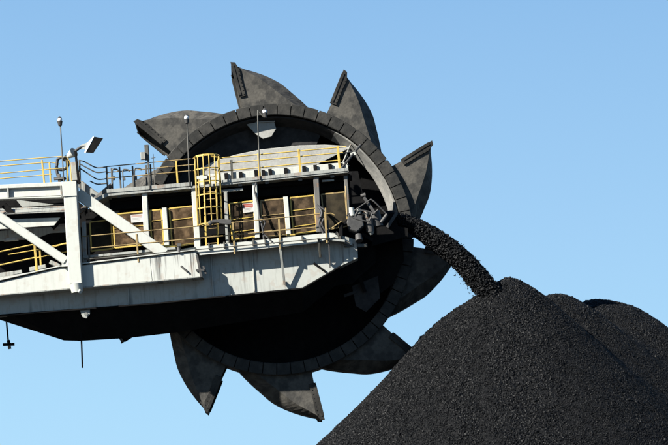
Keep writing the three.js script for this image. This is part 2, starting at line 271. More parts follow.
  part(t, 'diagonal_brace', bar([-7.67, 1.97, 2.35], [-4.41, -0.76, 2.35], 0.44, 0.3, 0.02), M.white);
  part(t, 'diagonal_brace', bar([-6.41, 2.39, 1.4], [-7.86, 1.33, 1.4], 0.16, 0.2), M.grimy);
  part(t, 'diagonal_brace', bar([-7.74, 2.63, 1], [-6.29, 1.29, 1], 0.30, 0.25), M.pale);
  part(t, 'end_post', bar([-7.53, 0.85, 2.2], [-7.6, -0.76, 2.2], 0.16, 0.16), M.pale);
  // dark inside of the boom behind the guards, with plates added to stop sunlight
  part(t, 'dark_backing', plate([[-7.84, 1.69, -0.3], [-6.38, 2.4, -0.3], [2.86, 2.41, -0.3], [3.6, 2.36, -0.3], [3.74, 1.12, -0.3], [4.09, 0.5, -0.3], [3.98, -1.5, -0.3], [2.91, -2.31, -0.3], [2, -2.31, -0.3], [-3.35, -2.4, -0.3], [-8.14, -2.61, -0.3]], -0.42, -0.3), M.dark);  // added wall, outline stretched to keep the wheel behind it in shade
  part(t, 'dark_backing', plate([[-7.59, 1.37, 1], [-6.26, 1.79, 1], [3.2, 1.74, 1], [3.07, -0.52, 1], [-3.11, -0.61, 1], [-7.74, -0.75, 1]], 0.94, 1.0), M.dark);  // extra unseen wall behind the screens, added to block stray sun
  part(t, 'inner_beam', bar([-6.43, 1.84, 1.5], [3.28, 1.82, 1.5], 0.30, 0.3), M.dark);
  part(t, 'inner_beam', bar([-6.56, 1.61, 1.25], [3.18, 1.61, 1.25], 0.5, 0.3), M.dark);  // beam made deeper to block sun entering above the screens
  part(t, 'inner_pipe', rod([-6.49, 1.47, 1.3], [-1.78, 1.48, 1.3], 0.1, 12), M.dark);
  part(t, 'light_fitting', bar([-2.01, 1.62, 1.95], [-1.13, 1.62, 1.95], 0.11, 0.12), M.pale);
  part(t, 'light_fitting', bar([2.06, 1.67, 1.9], [2.54, 1.67, 1.9], 0.08, 0.12), M.pale);
  // conveyor seen through the open truss on the left
  part(t, 'conveyor_stringer', bar([-14.79, 2.11, 0.6], [-8.43, 1.85, 0.6], 0.13, 0.2), M.dark);
  part(t, 'conveyor_stringer', bar([-14.62, 1.63, 1.4], [-8.34, 1.35, 1.4], 0.2, 0.2), M.dark);
  part(t, 'conveyor_cover', hull([[[-14.69, 2.11, 1], [-14.61, 1.83, 1.4], [-14.61, 1.79, 1.4], [-14.69, 2.07, 1]], [[-8.29, 1.77, 1], [-8.25, 1.49, 1.4], [-8.25, 1.45, 1.4], [-8.29, 1.73, 1]]]), M.pale);
  part(t, 'side_sheet', plate([[-13.29, 1.33, 1.98], [-10.18, 1.25, 1.98], [-8.5, 1.15, 1.98], [-8.76, 0.86, 1.98], [-10.04, 0.89, 1.98], [-13.31, 0.97, 1.98]], 1.93, 1.98), M.white);
  part(t, 'side_sheet', plate([[-10.39, 2.24, 0.9], [-8.87, 1.9, 0.9], [-9.44, 1.89, 0.9], [-10.17, 1.92, 0.9]], 0.85, 0.9), M.pale);
  part(t, 'side_sheet', plate([[-14.75, 1.05, 1], [-10.05, 0.98, 1], [-8.35, 0.95, 1], [-8.36, 0.7, 1], [-9.09, 0.73, 1], [-9.75, 0.54, 1], [-14.76, 0.72, 1]], 0.95, 1.0), M.pale);
  part(t, 'dark_backing', plate([[-14.83, 2.74, 0.3], [-8.36, 2.39, 0.3], [-7.51, 1.65, 0.3], [-7.68, -0.83, 0.3], [-15.03, -1.05, 0.3]], 0.2, 0.3), M.dark);
  part(t, 'inner_brace', bar([-8.44, 1.32, 1.3], [-8.95, 0.87, 1.3], 0.2, 0.1), M.dark);
  part(t, 'inner_brace', bar([-10.82, 1.99, 1.3], [-10.22, 1.24, 1.3], 0.24, 0.14), M.dark);
  part(t, 'cable_tray', bar([-10.87, 0.53, 1.5], [-10.31, 0.52, 1.5], 0.12, 0.2), M.pale);
  for (const x of [[[-11.11, -0.92, 1.6], [-10.22, -0.88, 1.6], 0.22], [[-9.9, -0.79, 1.6], [-9.25, -0.73, 1.6], 0.2], [[-9.09, -0.53, 1.5], [-8.71, -0.73, 1.5], 0.16]]) part(t, 'idler_frame', bar(x[0], x[1], x[2], 0.2), M.pale);
  // head of the boom: chute box over the falling coal
  const ch = part(t, 'head_chute', hull([[[3.98, 0.38, 0.5], [3.85, -0.93, 0.5], [3.9, -0.76, -0.75], [4.03, 0.58, -0.75]], [[4.88, 0.31, 0.45], [5.1, -0.71, 0.45], [5.17, -0.54, -0.75], [4.94, 0.5, -0.75]]]), M.dark);
  part(t, 'chute_edge', bar([4.55, -0.24, 0.55], [4.98, 0.32, 0.55], 0.13, 0.1), M.steel, ch);
  part(t, 'chute_floor', hull([[[4.47, -0.06, 0.4], [4.42, -0.56, 0.4], [4.47, -0.41, -0.6], [4.52, 0.09, -0.6]], [[5.39, -0.32, 0.4], [5.35, -0.73, 0.4], [5.41, -0.58, -0.6], [5.45, -0.17, -0.6]]]), M.dark, ch);
  part(t, 'scraper_plate', [plate([[2.91, -2.35, -0.7], [4.02, -2.03, -0.7], [4.02, -2.95, -0.7], [3.39, -3.47, -0.7], [3, -3.19, -0.7]], -0.74, -0.68), bar([2.55, -2.73, -0.7], [3.05, -2.61, -0.7], 0.12, 0.1)], M.shadeGrey);
  part(t, 'disc_shade_plate', plate([[2.85, 0.12, -0.86], [4.03, 0.6, -0.86], [5.18, -0.44, -0.86], [5.17, -1.45, -0.86], [4.61, -2.4, -0.86], [3.42, -3.13, -0.86], [2.62, -2.39, -0.86]], -0.96, -0.86), M.dark);  // dark plate added so no sun reaches the wheel disc here
  part(t, 'scraper_arm', bar([3.42, -2.66, -0.6], [2.96, -0.89, -0.4], 0.14, 0.14), M.dark);
}

// ---------------------------------------------------------------- upper walkway
{
  const t = thing('upper_walkway', 'upper steel walkway crossing in front of the wheel at mid height', 'walkway', [-1.66, 1.71, 1.6]);
  const deck = part(t, 'deck', plate([[-7.11, 1.72, 2.2], [-6.58, 1.93, 2.2], [-3.14, 1.9, 2.2], [3.13, 1.95, 2.2], [3.12, 1.87, 2.2], [-3.14, 1.8, 2.2], [-6.5, 1.8, 2.2], [-7.04, 1.61, 2.2]], 0.95, 2.2, 0.008), M.pale);
  part(t, 'kick_plate', [bar([-6.57, 2, 2.22], [-3.13, 1.98, 2.22], 0.15, 0.02, 0.002), bar([-1.93, 1.96, 2.22], [3.13, 2, 2.22], 0.13, 0.02, 0.002)], M.pale, deck);
  part(t, 'far_beam', bar([-2.87, 2.32, 1], [3.17, 2.31, 1], 0.42, 0.08), M.white);
  for (const p of [[[-2.61, 2.51, 1.1], [-2.61, 2.01, 1.1]], [[-1.79, 2.51, 1.1], [-1.79, 1.97, 1.1]], [[-1.2, 2.5, 1.1], [-1.2, 2, 1.1]], [[-0.57, 2.52, 1.1], [-0.57, 1.99, 1.1]], [[-0.28, 2.5, 1.1], [-0.29, 2, 1.1]], [[0, 2.51, 1.1], [0, 2.02, 1.1]], [[0.64, 2.5, 1.1], [0.63, 2, 1.1]], [[1.39, 2.51, 1.1], [1.39, 2.01, 1.1]], [[1.84, 2.51, 1.1], [1.84, 2.01, 1.1]], [[2.45, 2.49, 1.1], [2.45, 2, 1.1]], [[2.9, 2.49, 1.1], [2.9, 2, 1.1]]])
    part(t, 'stiffener', bar(p[0], p[1], 0.15, 0.06), M.dark);
  for (const p of [[[-6.07, 1.86, 2.1], [-6.2, 2.07, 1]], [[-5.51, 1.85, 2.1], [-5.63, 2.06, 1]], [[-4.77, 1.87, 2.1], [-4.87, 2.07, 1]], [[-3.79, 1.86, 2.1], [-3.87, 2.06, 1]], [[-1.22, 1.86, 2.1], [-1.26, 2.07, 1]], [[-0.14, 1.86, 2.1], [-0.16, 2.07, 1]], [[1.19, 1.86, 2.1], [1.19, 2.07, 1]], [[2.48, 1.87, 2.1], [2.49, 2.07, 1]]])
    part(t, 'cross_beam', bar(off(p[0], 0, -0.08), off(p[1], 0, -0.08), 0.16, 0.1), M.grimy);
  // uprights that carry it
  for (const [a, b, w, m] of [[[-5.06, 1.87, 2], [-5.11, -0.36, 2], 0.22, M.white], [[-3.06, 1.89, 2], [-3.11, -0.55, 2], 0.24, M.white], [[-0.64, 1.87, 2], [-0.71, -0.4, 2], 0.2, M.white], [[1.83, 1.8, 2], [1.75, -0.39, 2], 0.22, M.grimy], [[3.01, 1.79, 1.9], [3, 0.16, 1.9], 0.15, M.grimy], [[-1.83, 1.67, 1.9], [-1.91, -0.48, 1.9], 0.15, M.pale]])
    part(t, 'upright', bar(a, b, w, 0.2), m);
  part(t, 'stay_rod', [rod([2.69, 1.98, 1.5], [3.78, 3.27, 0.6], 0.05), rod([2.83, 2.67, 2.1], [3.38, 2.83, 1.5], 0.025), pipe([[3.09, 2.83, 2], [3.19, 2.62, 1.8], [3.01, 2.41, 1.9], [3.2, 2.21, 1.8]], 0.02)], M.steel);
  part(t, 'stay_clamp', box([3.43, 2.87, 0.85], 0.2, 0.13, 0.14), M.white);
}
// ---------------------------------------------------------------- lower walkway
{
  const t = thing('lower_walkway', 'lower walkway ledge with a pale edge plate below the safety screens', 'walkway', [-0.64, -0.69, 2]);
  part(t, 'deck', plate([[-7.62, -0.79, 2.4], [-3.01, -0.73, 2.4], [2.08, -0.7, 2.4], [2.74, -0.86, 2.4], [2.73, -0.94, 2.4], [2.07, -0.8, 2.4], [-3.02, -0.84, 2.4], [-7.62, -0.89, 2.4]], 1.1, 2.4, 0.006), M.pale);
  const e = part(t, 'edge_plate', plate([[-3.16, -0.6, 2.42], [2.18, -0.53, 2.42], [2.48, -0.68, 2.42], [1.51, -0.89, 2.42], [-3.03, -0.95, 2.42]], 2.41, 2.46, 0.006), M.white);
  part(t, 'pipe_run', rod([-7.59, -0.71, 2.56], [2.16, -0.75, 2.56], 0.022), M.sooty, e);
  for (const p of [[[-2.63, -0.5, 2.5], [-2.63, -0.76, 2.5]], [[-2.03, -0.52, 2.5], [-2.03, -0.76, 2.5]], [[-0.88, -0.54, 2.5], [-0.89, -0.78, 2.5]], [[-0.41, -0.55, 2.5], [-0.41, -0.79, 2.5]], [[1.06, -0.56, 2.5], [1.06, -0.76, 2.5]]]) part(t, 'bracket', bar(p[0], p[1], 0.06, 0.12), M.sooty, e);
  part(t, 'ledge', bar([-7.64, -0.58, 2.1], [-3.98, -0.56, 2.1], 0.10, 0.5), M.pale);
  part(t, 'hanger', [bar([0.16, -0.64, 2.5], [0.19, -2.38, 2], 0.1, 0.09), bar([0.19, -2.34, 2], [0.21, -2.24, 1.82], 0.12, 0.1)], M.pale);
  part(t, 'hanger', [bar([1.7, -0.7, 2.5], [1.71, -1.42, 2.2], 0.09, 0.09), bar([1.72, -1.38, 2.2], [1.72, -1.33, 1.82], 0.09, 0.09)], M.sooty);
  part(t, 'hanger', bar([2.14, -0.01, 2.45], [2.05, -1.91, 2.3], 0.05, 0.05), M.steel);
  part(t, 'drain_spout', bar([1.42, -1.6, 1.9], [1.88, -2, 1.84], 0.09, 0.1), M.dark);
  for (const p of [[[-4.47, -0.42, 2.3], [-3.99, -0.47, 2.3]], [[0.43, -0.42, 2.2], [0.79, -0.44, 2.2]]]) part(t, 'post_foot', bar(p[0], p[1], 0.06, 0.12), M.yellow);
  for (const p of [[[-4.31, 1.14, 2.05], [-4.32, -0.4, 2.05]], [[0.55, 1.14, 2.05], [0.54, -0.45, 2.05]]]) part(t, 'panel_post', bar(p[0], p[1], 0.19, 0.16), M.white);
  part(t, 'valve', [cone([-3.84, -0.55, 2.5], [-3.82, -0.79, 2.5], 0.07, 0.1), box([-3.81, -0.47, 2.5], 0.16, 0.12, 0.12)], M.steel);
}
// ---------------------------------------------------------------- guard rails
function railing(name, label, group, mat, o, rails, posts, r = 0.021, pr = 0.034) {
  const t = thing(name, label, 'guard rail', o, group);
  for (const l of rails) part(t, 'rail', l.length > 2 ? pipe(l, r) : rod(l[0], l[1], r), mat);
  for (const p of posts) part(t, 'post', bar(p[0], p[1], pr * 2, pr * 1.6), p[2] ?? mat);
  return t;
}
railing('guard_rail', 'bright yellow guard rail on top of the upper left beam, nearest side', 'guard rails of the boom', M.yellow, [-9.12, 2.34, 2.6],
  [[[-14.22, 3.54, 2.6], [-10.64, 3.53, 2.6], [-8.33, 3.5, 2.6], [-8.01, 3.45, 2.6], [-7.86, 3.24, 2.6], [-7.86, 2.47, 2.6]], [[-14.24, 3.06, 2.6], [-7.96, 3.02, 2.6]]],
  [[[-8.97, 3.42, 2.6], [-8.93, 2.36, 2.6]], [[-12.55, 3.43, 2.6], [-12.53, 2.46, 2.6]], [[-7.99, 3.33, 2.6], [-8.02, 2.36, 2.6]]]);
railing('guard_rail', 'far yellow rail of the upper left walkway, seen behind the near one', 'guard rails of the boom', M.yellow, [-9.34, 2.61, 1.2],
  [[[-14.56, 3.64, 1.2], [-8.87, 3.59, 1.2], [-8.73, 3.26, 1.2]], [[-14.58, 3.14, 1.2], [-8.82, 3.09, 1.2]]],
  [[[-8.89, 3.59, 1.2], [-8.9, 2.49, 1.2]], [[-12.53, 3.61, 1.2], [-12.51, 2.54, 1.2]]]);
railing('guard_rail', 'sooty stair rail stepping down from the column to the upper walkway', 'guard rails of the boom', M.sooty, [-7.02, 2.11, 2.1],
  [[[-7.57, 3.38, 2.1], [-7.37, 3.31, 2.1], [-6.91, 3.02, 2.1], [-6.47, 3.01, 2.1]], [[-7.59, 3.07, 2.1], [-7.4, 2.93, 2.1], [-6.91, 2.55, 2.1], [-6.51, 2.53, 2.1]], [[-7.67, 3.43, 1.1], [-7.36, 3.22, 1.1], [-7.01, 3.02, 1.1], [-6.6, 3.02, 1.1]], [[-7.32, 2.69, 1.1], [-7.04, 2.54, 1.1], [-6.64, 2.53, 1.1]]],
  [[[-6.49, 3.02, 2.15], [-6.5, 1.94, 2.15]], [[-7.55, 3.39, 2.1], [-7.6, 2.17, 2.1]]], 0.026, 0.036);
railing('guard_rail', 'coal-stained guard rail on the left half of the upper walkway', 'guard rails of the boom', M.rail, [-4.82, 1.9, 2.15],
  [[[-6.46, 3.01, 2.15], [-2.97, 3.02, 2.15]], [[-6.5, 2.53, 2.15], [-3.01, 2.53, 2.15]], [[-6.61, 2.99, 1.05], [-3.06, 2.99, 1.05]]],
  [[[-6.41, 3.15, 1.1], [-6.44, 2.16, 1.1], M.sooty], [[-5.97, 2.95, 2.15], [-5.98, 1.89, 2.15], M.sooty], [[-5.45, 2.94, 2.15], [-5.46, 1.88, 2.15], M.sooty], [[-4.73, 2.94, 2.15], [-4.75, 1.85, 2.15], M.sooty], [[-5, 3.14, 1.1], [-5.04, 2.11, 1.1], M.sooty], [[-3.69, 2.98, 2.15], [-3.7, 1.88, 2.15], M.yellow]]);
railing('guard_rail', 'yellow guard rail on the right half of the upper walkway', 'guard rails of the boom', M.yellow, [0.38, 1.75, 2.15],
  [[[-2.01, 2.94, 2.15], [3.14, 2.93, 2.15]], [[-2.06, 2.4, 2.15], [2.89, 2.41, 2.15]], [[-2.09, 2.92, 1.05], [3.02, 2.93, 1.05]]],
  [[[-2.01, 2.97, 2.15], [-2, 1.88, 2.15]], [[-1.53, 3.03, 1.1], [-1.56, 2.2, 1.1], M.sooty], [[-0.38, 3, 2.15], [-0.41, 1.86, 2.15]], [[1.24, 3, 2.15], [1.22, 1.87, 2.15]], [[2.81, 2.99, 2.15], [2.81, 1.89, 2.15]]], 0.024, 0.046);
railing('guard_rail', 'yellow guard rail on the tapering girder at the lower left', 'guard rails of the boom', M.yellow, [-9.53, -0.93, 2.4],
  [[[-14.48, -0.51, 2.4], [-9.7, 0.08, 2.4], [-9.52, 0.1, 2.4], [-9.49, -0.13, 2.4]], [[-14.51, -1.03, 2.4], [-9.53, -0.43, 2.4]]],
  [[[-9.51, 0.1, 2.4], [-9.49, -1.09, 2.4]], [[-12.89, -0.3, 2.4], [-12.84, -1.42, 2.4]]], 0.027, 0.046);
railing('guard_rail', 'yellow rail behind the left diagonal brace, ending at the column', 'guard rails of the boom', M.yellow, [-8.68, -0.58, 1.6],
  [[[-10.73, -0.09, 1.6], [-9.44, 0.02, 1.6], [-8.19, 0.19, 1.6]], [[-9.63, -0.33, 1.6], [-8.21, -0.16, 1.6]], [[-8.93, 0, 1.8], [-8.44, 0.1, 1.8], [-8.25, 0.04, 1.8], [-8.23, -0.28, 1.8]]],
  [[[-8.23, 0.19, 1.6], [-8.24, -0.78, 1.6]], [[-9.45, -0.02, 1.6], [-9.45, -0.91, 1.6]]]);
railing('guard_rail', 'long brownish guard rail along the lower walkway in front of the brown screens', 'guard rails of the boom', M.rail, [-3.01, -0.83, 2.5],
  [[[-7.61, 0.22, 2.5], [-2.93, 0.21, 2.5], [1.85, 0.26, 2.5]], [[-7.33, -0.27, 2.5], [-2.97, -0.27, 2.5], [1.64, -0.26, 2.5]]],
  [[[-5.46, 0.12, 2.5], [-5.46, -1, 2.5]], [[-7.35, 0.19, 2.5], [-7.39, -0.82, 2.5], M.sooty], [[-1.61, 0.25, 2.5], [-1.65, -1.03, 2.5]], [[0.21, 0.2, 2.5], [0.16, -1, 2.5]], [[2.05, 0.31, 2.5], [2.02, -0.93, 2.5]]], 0.022, 0.034);

// ---------------------------------------------------------------- safety screens
function panel(label, q, w, meshMat, frameMat, bars) { // q: top left, top right, bottom right, bottom left
  const t = thing('safety_screen', label, 'safety screen', [(q[2][0] + q[3][0]) / 2, (q[2][1] + q[3][1]) / 2, w], 'safety screens along the lower walkway');
  part(t, 'infill', plate(q, w - 0.012, w + 0.012), meshMat);
  for (let k = 0; k < 4; k++) part(t, 'frame_bar', bar(q[k], q[(k + 1) % 4], 0.06, 0.05, 0.008), frameMat);
  for (const f of bars) part(t, 'cross_bar', bar(off(lerp(q[0], q[3], f), 0, 0, 0.03), off(lerp(q[1], q[2], f), 0, 0, 0.03), 0.03, 0.03), frameMat);
  return t;
}
panel('brown safety screen half hidden behind the thick white diagonal', [[-6.39, 1.08, 1.95], [-5.17, 1.09, 1.95], [-5.17, -0.25, 1.95], [-6.41, -0.27, 1.95]], 1.95, M.mesh, M.yellow, [0.42]);
panel('dark brown safety screen left of the thick white diagonal', [[-7.33, 0.87, 1.9], [-6.49, 0.88, 1.9], [-6.51, -0.28, 1.9], [-7.36, -0.3, 1.9]], 1.9, M.mesh3, M.yellow, []);
panel('narrow brown safety screen between white upright and slim white post', [[-4.92, 1.1, 1.95], [-4.45, 1.1, 1.95], [-4.45, -0.31, 1.95], [-4.93, -0.34, 1.95]], 1.95, M.mesh, M.yellow, [0.3]);
panel('broad rusty brown safety screen left of the yellow ladder cage', [[-4.13, 1.11, 1.95], [-3.19, 1.13, 1.95], [-3.2, -0.38, 1.95], [-4.13, -0.44, 1.95]], 1.95, M.mesh, M.yellow, [0.31]);
panel('dark brown safety screen right of the ladder with red and white sign', [[-1.72, 1.09, 1.95], [-0.77, 1.11, 1.95], [-0.77, -0.33, 1.95], [-1.72, -0.38, 1.95]], 1.95, M.mesh2, M.yellow, [0.45, 0.8]);
panel('brown safety screen between the plain white upright and slim post', [[-0.47, 1.09, 1.95], [0.48, 1.1, 1.95], [0.45, -0.37, 1.95], [-0.49, -0.38, 1.95]], 1.95, M.mesh2, M.rail, [0.42, 0.85]);
panel('brown safety screen just left of the grimy upright', [[0.73, 1.1, 1.95], [1.68, 1.11, 1.95], [1.66, -0.33, 1.95], [0.72, -0.38, 1.95]], 1.95, M.mesh2, M.yellow, [0.36, 0.8]);
panel('blackened olive safety screen at the right end of the lower walkway', [[1.98, 1.13, 1.9], [2.93, 1.14, 1.9], [2.92, -0.24, 1.9], [1.98, -0.31, 1.9]], 1.9, M.mesh3, M.rail, []);
// ---------------------------------------------------------------- ladder with safety cage
{
  const t = thing('caged_ladder', 'yellow caged ladder rising between the two walkways', 'ladder', [-2.68, -0.6, 2.4]);
  const stile = [[[-2.62, 2.6, 2.15], [-2.77, -0.6, 2.15]], [[-2.14, 2.59, 2.15], [-2.3, -0.6, 2.15]]];
  for (const s of stile) part(t, 'stile', bar(s[0], s[1], 0.07, 0.05), M.yellow);
  for (let k = 0; k < 11; k++) { const f = 0.03 + k * 0.093; part(t, 'rung', rod(lerp(stile[0][0], stile[0][1], f), lerp(stile[1][0], stile[1][1], f), 0.018), M.rail); }
  const hoopC = [[-2.44, 3.01, 2.45], [-2.46, 2.48, 2.45], [-2.47, 1.95, 2.45], [-2.49, 1.43, 2.45], [-2.51, 0.9, 2.45], [-2.54, 0.26, 2.45]], R = 0.5, ang = [-200, -172, -148, -124, -100, -78, -54, -30, -6, 20];
  const pt = (c, a) => { const x = a * Math.PI / 180; return [c[0] + R * Math.cos(x), c[1], c[2] - 0.12 - R * 0.8 * Math.sin(x)]; };
  hoopC.forEach((c, i) => part(t, 'hoop', bar2(ang.map((a) => pt(c, a)), i ? 0.05 : 0.08), M.yellow));
  for (const a of [-200, -165, -135, -105, -78, -50, -20, 15]) part(t, 'cage_bar', rod(pt(hoopC[0], a), pt(hoopC[5], a), 0.022), M.yellow);
  part(t, 'name_plate', plate([[-2.87, 2.12, 3], [-2.46, 2.12, 3], [-2.46, 1.99, 3], [-2.87, 2, 3]], 2.98, 3.0), M.white);
  part(t, 'top_rail', pipe([[-2.28, 3.01, 2.3], [-2.05, 2.97, 2.2], [-1.98, 2.86, 2.15], [-2.01, 1.97, 2.15]], 0.03), M.yellow);
}
function bar2(pts, h) { const out = []; for (let i = 0; i + 1 < pts.length; i++) out.push(bar(pts[i], pts[i + 1], h, 0.015, 0.002)); return mergeGeometries(out); }
// ---------------------------------------------------------------- signs
function signTex(f) { const c = document.createElement('canvas'); c.width = 256; c.height = 160; f(c.getContext('2d')); const t = new THREE.CanvasTexture(c); t.colorSpace = THREE.SRGBColorSpace; return new THREE.MeshStandardMaterial({ map: t, roughness: 0.6, color: new THREE.Color(0.42, 0.42, 0.42) }); }
function sign(label, q, w, mat) {
  const t = thing('warning_sign', label, 'sign', q[3], 'warning signs on the screens');
  part(t, 'plate', plate(q, w - 0.02, w - 0.003), M.white);
  const g = new THREE.BufferGeometry(), P = [q[3], q[2], q[1], q[3], q[1], q[0]].flatMap((p) => [p[0] - q[3][0], p[1] - q[3][1], w - q[3][2]]);
  g.setAttribute('position', new THREE.Float32BufferAttribute(P, 3)); g.setAttribute('uv', new THREE.Float32BufferAttribute([0, 0, 1, 0, 1, 1, 0, 0, 1, 1, 0, 1], 2)); g.computeVertexNormals();
  const m = new THREE.Mesh(g, mat); m.name = 'print'; m.receiveShadow = true; t.add(m);
}
sign('white notice with grey lines on the brown screen above the diagonal', [[-5.68, 0.99, 2.02], [-5.19, 0.99, 2.02], [-5.19, 0.67, 2.02], [-5.68, 0.67, 2.02]], 2.02, signTex((x) => { x.fillStyle = '#e3e2dd'; x.fillRect(0, 0, 256, 160); x.fillStyle = '#c9a89c'; x.fillRect(14, 12, 228, 40); x.fillStyle = '#a6a6a6'; for (let i = 0; i < 3; i++) x.fillRect(26, 72 + i * 26, 200 - i * 24, 8); }));
sign('warning sign with a red upper half right of the ladder', [[-1.2, 1.03, 2.02], [-0.76, 1.03, 2.02], [-0.76, 0.67, 2.02], [-1.2, 0.65, 2.02]], 2.02, signTex((x) => { x.fillStyle = '#dcd8d2'; x.fillRect(0, 0, 256, 160); x.fillStyle = '#b4503f'; x.fillRect(12, 10, 232, 62); x.fillStyle = '#c98a7e'; x.fillRect(40, 32, 176, 16); x.fillStyle = '#8f8f8f'; for (let i = 0; i < 3; i++) x.fillRect(30, 86 + i * 22, 196 - i * 30, 8); }));
// ---------------------------------------------------------------- lamps and small fittings
{
  const t = thing('floodlight', 'rectangular floodlight tilted down on a pole beside the white column', 'floodlight', [-7.57, 2.3, 2.9]);
  part(t, 'pole', bar([-7.58, 3.6, 2.9], [-7.53, 2.26, 2.9], 0.09, 0.09), M.dark);
  part(t, 'arm', [rod([-7.58, 3.6, 2.9], [-7.39, 3.72, 2.9], 0.06), rod([-7.39, 3.72, 2.9], [-7.15, 3.76, 2.9], 0.08)], M.steel);
  const h = part(t, 'housing', hull([[[-7.39, 3.79, 2.95], [-7.33, 3.63, 2.95], [-7.36, 3.69, 2.7], [-7.42, 3.85, 2.7]], [[-7.06, 3.89, 2.98], [-7.17, 3.61, 2.98], [-7.22, 3.69, 2.6], [-7.11, 3.97, 2.6]], [[-6.84, 4.07, 3.08], [-7.21, 3.47, 3.08], [-7.29, 3.61, 2.45], [-6.92, 4.21, 2.45]], [[-6.78, 4.07, 3.1], [-7.16, 3.44, 3.1], [-7.25, 3.58, 2.45], [-6.86, 4.21, 2.45]]]), M.pale);
  part(t, 'lens', hull([[[-6.77, 4.07, 3.08], [-7.15, 3.46, 3.08], [-7.23, 3.59, 2.47], [-6.85, 4.2, 2.47]], [[-6.43, 3.97, 3.08], [-6.85, 3.41, 3.08], [-6.93, 3.54, 2.47], [-6.5, 4.1, 2.47]]]), M.dark, h);
}
function lamp(label, a, b, c, flip) {
  const t = thing('walkway_lamp', label, 'lamp', b, 'small lamps on poles');
  part(t, 'pole', flip ? pipe([b, lerp(a, b, 0.02), off(a, 0.06, 0.06), off(c, -0.08, -0.12), off(c, 0, -0.16)], 0.026) : rod(a, b, 0.026), M.sooty);
  const h = part(t, 'housing', cone(off(c, 0, -0.16), off(c, 0, 0.02), 0.07, 0.11), M.steel);
  part(t, 'globe', new THREE.SphereGeometry(0.095, 14, 10).translate(c[0], c[1] + 0.08, c[2]), M.lampGlass, h);
  part(t, 'cap', cone(off(c, 0, 0.14), off(c, 0, 0.22), 0.09, 0.03), M.steel, h);
}
lamp('slim lamp pole rising alone against the sky at far left', [-8.13, 4.79, 2.7], [-8.15, 2.27, 2.7], [-8.14, 4.88, 2.7]);
lamp('slim lamp pole in front of the leftmost upper bucket', [-3.12, 4.55, 2.25], [-3.23, 1.9, 2.25], [-3.13, 4.61, 2.25]);
lamp('hooked lamp pole in front of the top of the wheel', [-0.27, 4.58, 2.25], [-0.41, 1.88, 2.25], [0.02, 4.57, 2.25], true);
{
  const t = thing('control_box', 'white control cabinet standing on top of the column', 'cabinet', [-7.7, 2.39, 2.75]);
  part(t, 'case', bar([-7.68, 3.19, 2.7], [-7.67, 2.43, 2.7], 0.27, 0.22, 0.02), M.pale); part(t, 'plinth', bar([-7.67, 2.45, 2.7], [-7.67, 2.33, 2.7], 0.3, 0.24), M.dark);
}
{
  const t = thing('horn_speaker', 'white horn loudspeaker beside the floodlight pole', 'loudspeaker', [-7.79, 3.33, 2.5]);
  part(t, 'horn', cone([-8.01, 3.45, 2.5], [-7.66, 3.58, 2.75], 0.05, 0.2, 20), M.white); part(t, 'driver', cone([-8.15, 3.4, 2.42], [-8, 3.46, 2.5], 0.09, 0.09), M.steel);
  part(t, 'bracket', bar([-8.03, 3.41, 2.5], [-7.98, 2.38, 2.5], 0.06, 0.05), M.steel);
}
{
  const t = thing('hose_reel', 'dark coiled hose on a stand behind the upper left rail', 'hose', [-8.42, 2.53, 1.9]);
  const c = [-8.29, 3.33, 1.9], pts = []; for (let i = 0; i <= 14; i++) { const a = 2.4 - i * 0.36; pts.push([c[0] + 0.27 * Math.cos(a), c[1] + 0.26 * Math.sin(a), c[2] + i * 0.012]); }
  part(t, 'coil', pipe(pts, 0.06), M.rubber); part(t, 'hose', pipe([[-8.46, 3.51, 1.9], [-8.51, 3.19, 1.9], [-8.48, 2.86, 1.9], [-8.33, 2.68, 1.9], [-8.17, 2.75, 1.9]], 0.06), M.rubber);
  part(t, 'stand', [bar([-8.44, 2.94, 1.9], [-8.43, 2.44, 1.9], 0.12, 0.12), bar([-8.64, 2.74, 1.95], [-8.24, 2.75, 1.95], 0.1, 0.1)], M.grimy);
}
{
  const t = thing('instrument_post', 'pale instrument box with dark panel on the left upper rail', 'instrument box', [-4.85, 1.93, 2.25]);
  part(t, 'post', bar([-4.78, 3.68, 2.25], [-4.83, 1.93, 2.25], 0.06, 0.06), M.sooty); part(t, 'box', bar([-4.98, 3.42, 2.3], [-4.98, 3.13, 2.3], 0.19, 0.16, 0.015), M.pale);
  part(t, 'panel', bar([-4.82, 3.73, 2.22], [-4.83, 3.11, 2.22], 0.17, 0.1), M.sooty); part(t, 'antenna', [rod([-4.58, 3.34, 2.2], [-4.62, 1.91, 2.2], 0.014), rod([-4.66, 3.18, 2.2], [-4.5, 3.19, 2.2], 0.014)], M.sooty);
}
for (const [lab, a, b, c] of [['leftmost of three small sooty cable brackets on the left upper rail', [-6.37, 3.03, 1.3], [-6.17, 3.03, 1.3], [-6.4, 2.45, 1.3]], ['middle of three small sooty cable brackets on the left upper rail', [-5.95, 2.98, 1.3], [-5.73, 2.97, 1.3], [-5.97, 2.41, 1.3]], ['rightmost of three small sooty cable brackets on the left upper rail', [-5.47, 2.98, 1.3], [-5.24, 2.98, 1.3], [-5.5, 2.36, 1.3]]]) {
  const t = thing('cable_bracket', lab, 'bracket', off(c, 0, -0.3), 'cable brackets');
  part(t, 'arm', [pipe([off(a, 0, -0.1), off(a, 0.04, 0.02), b, off(b, 0.05, -0.08)], 0.028), rod(off(a, 0, -0.1), off(c, 0, -0.25), 0.024)], M.sooty); part(t, 'cable_clamp', box(off(lerp(a, c, 0.6), 0.05, 0), 0.1, 0.16, 0.08), M.sooty);
}
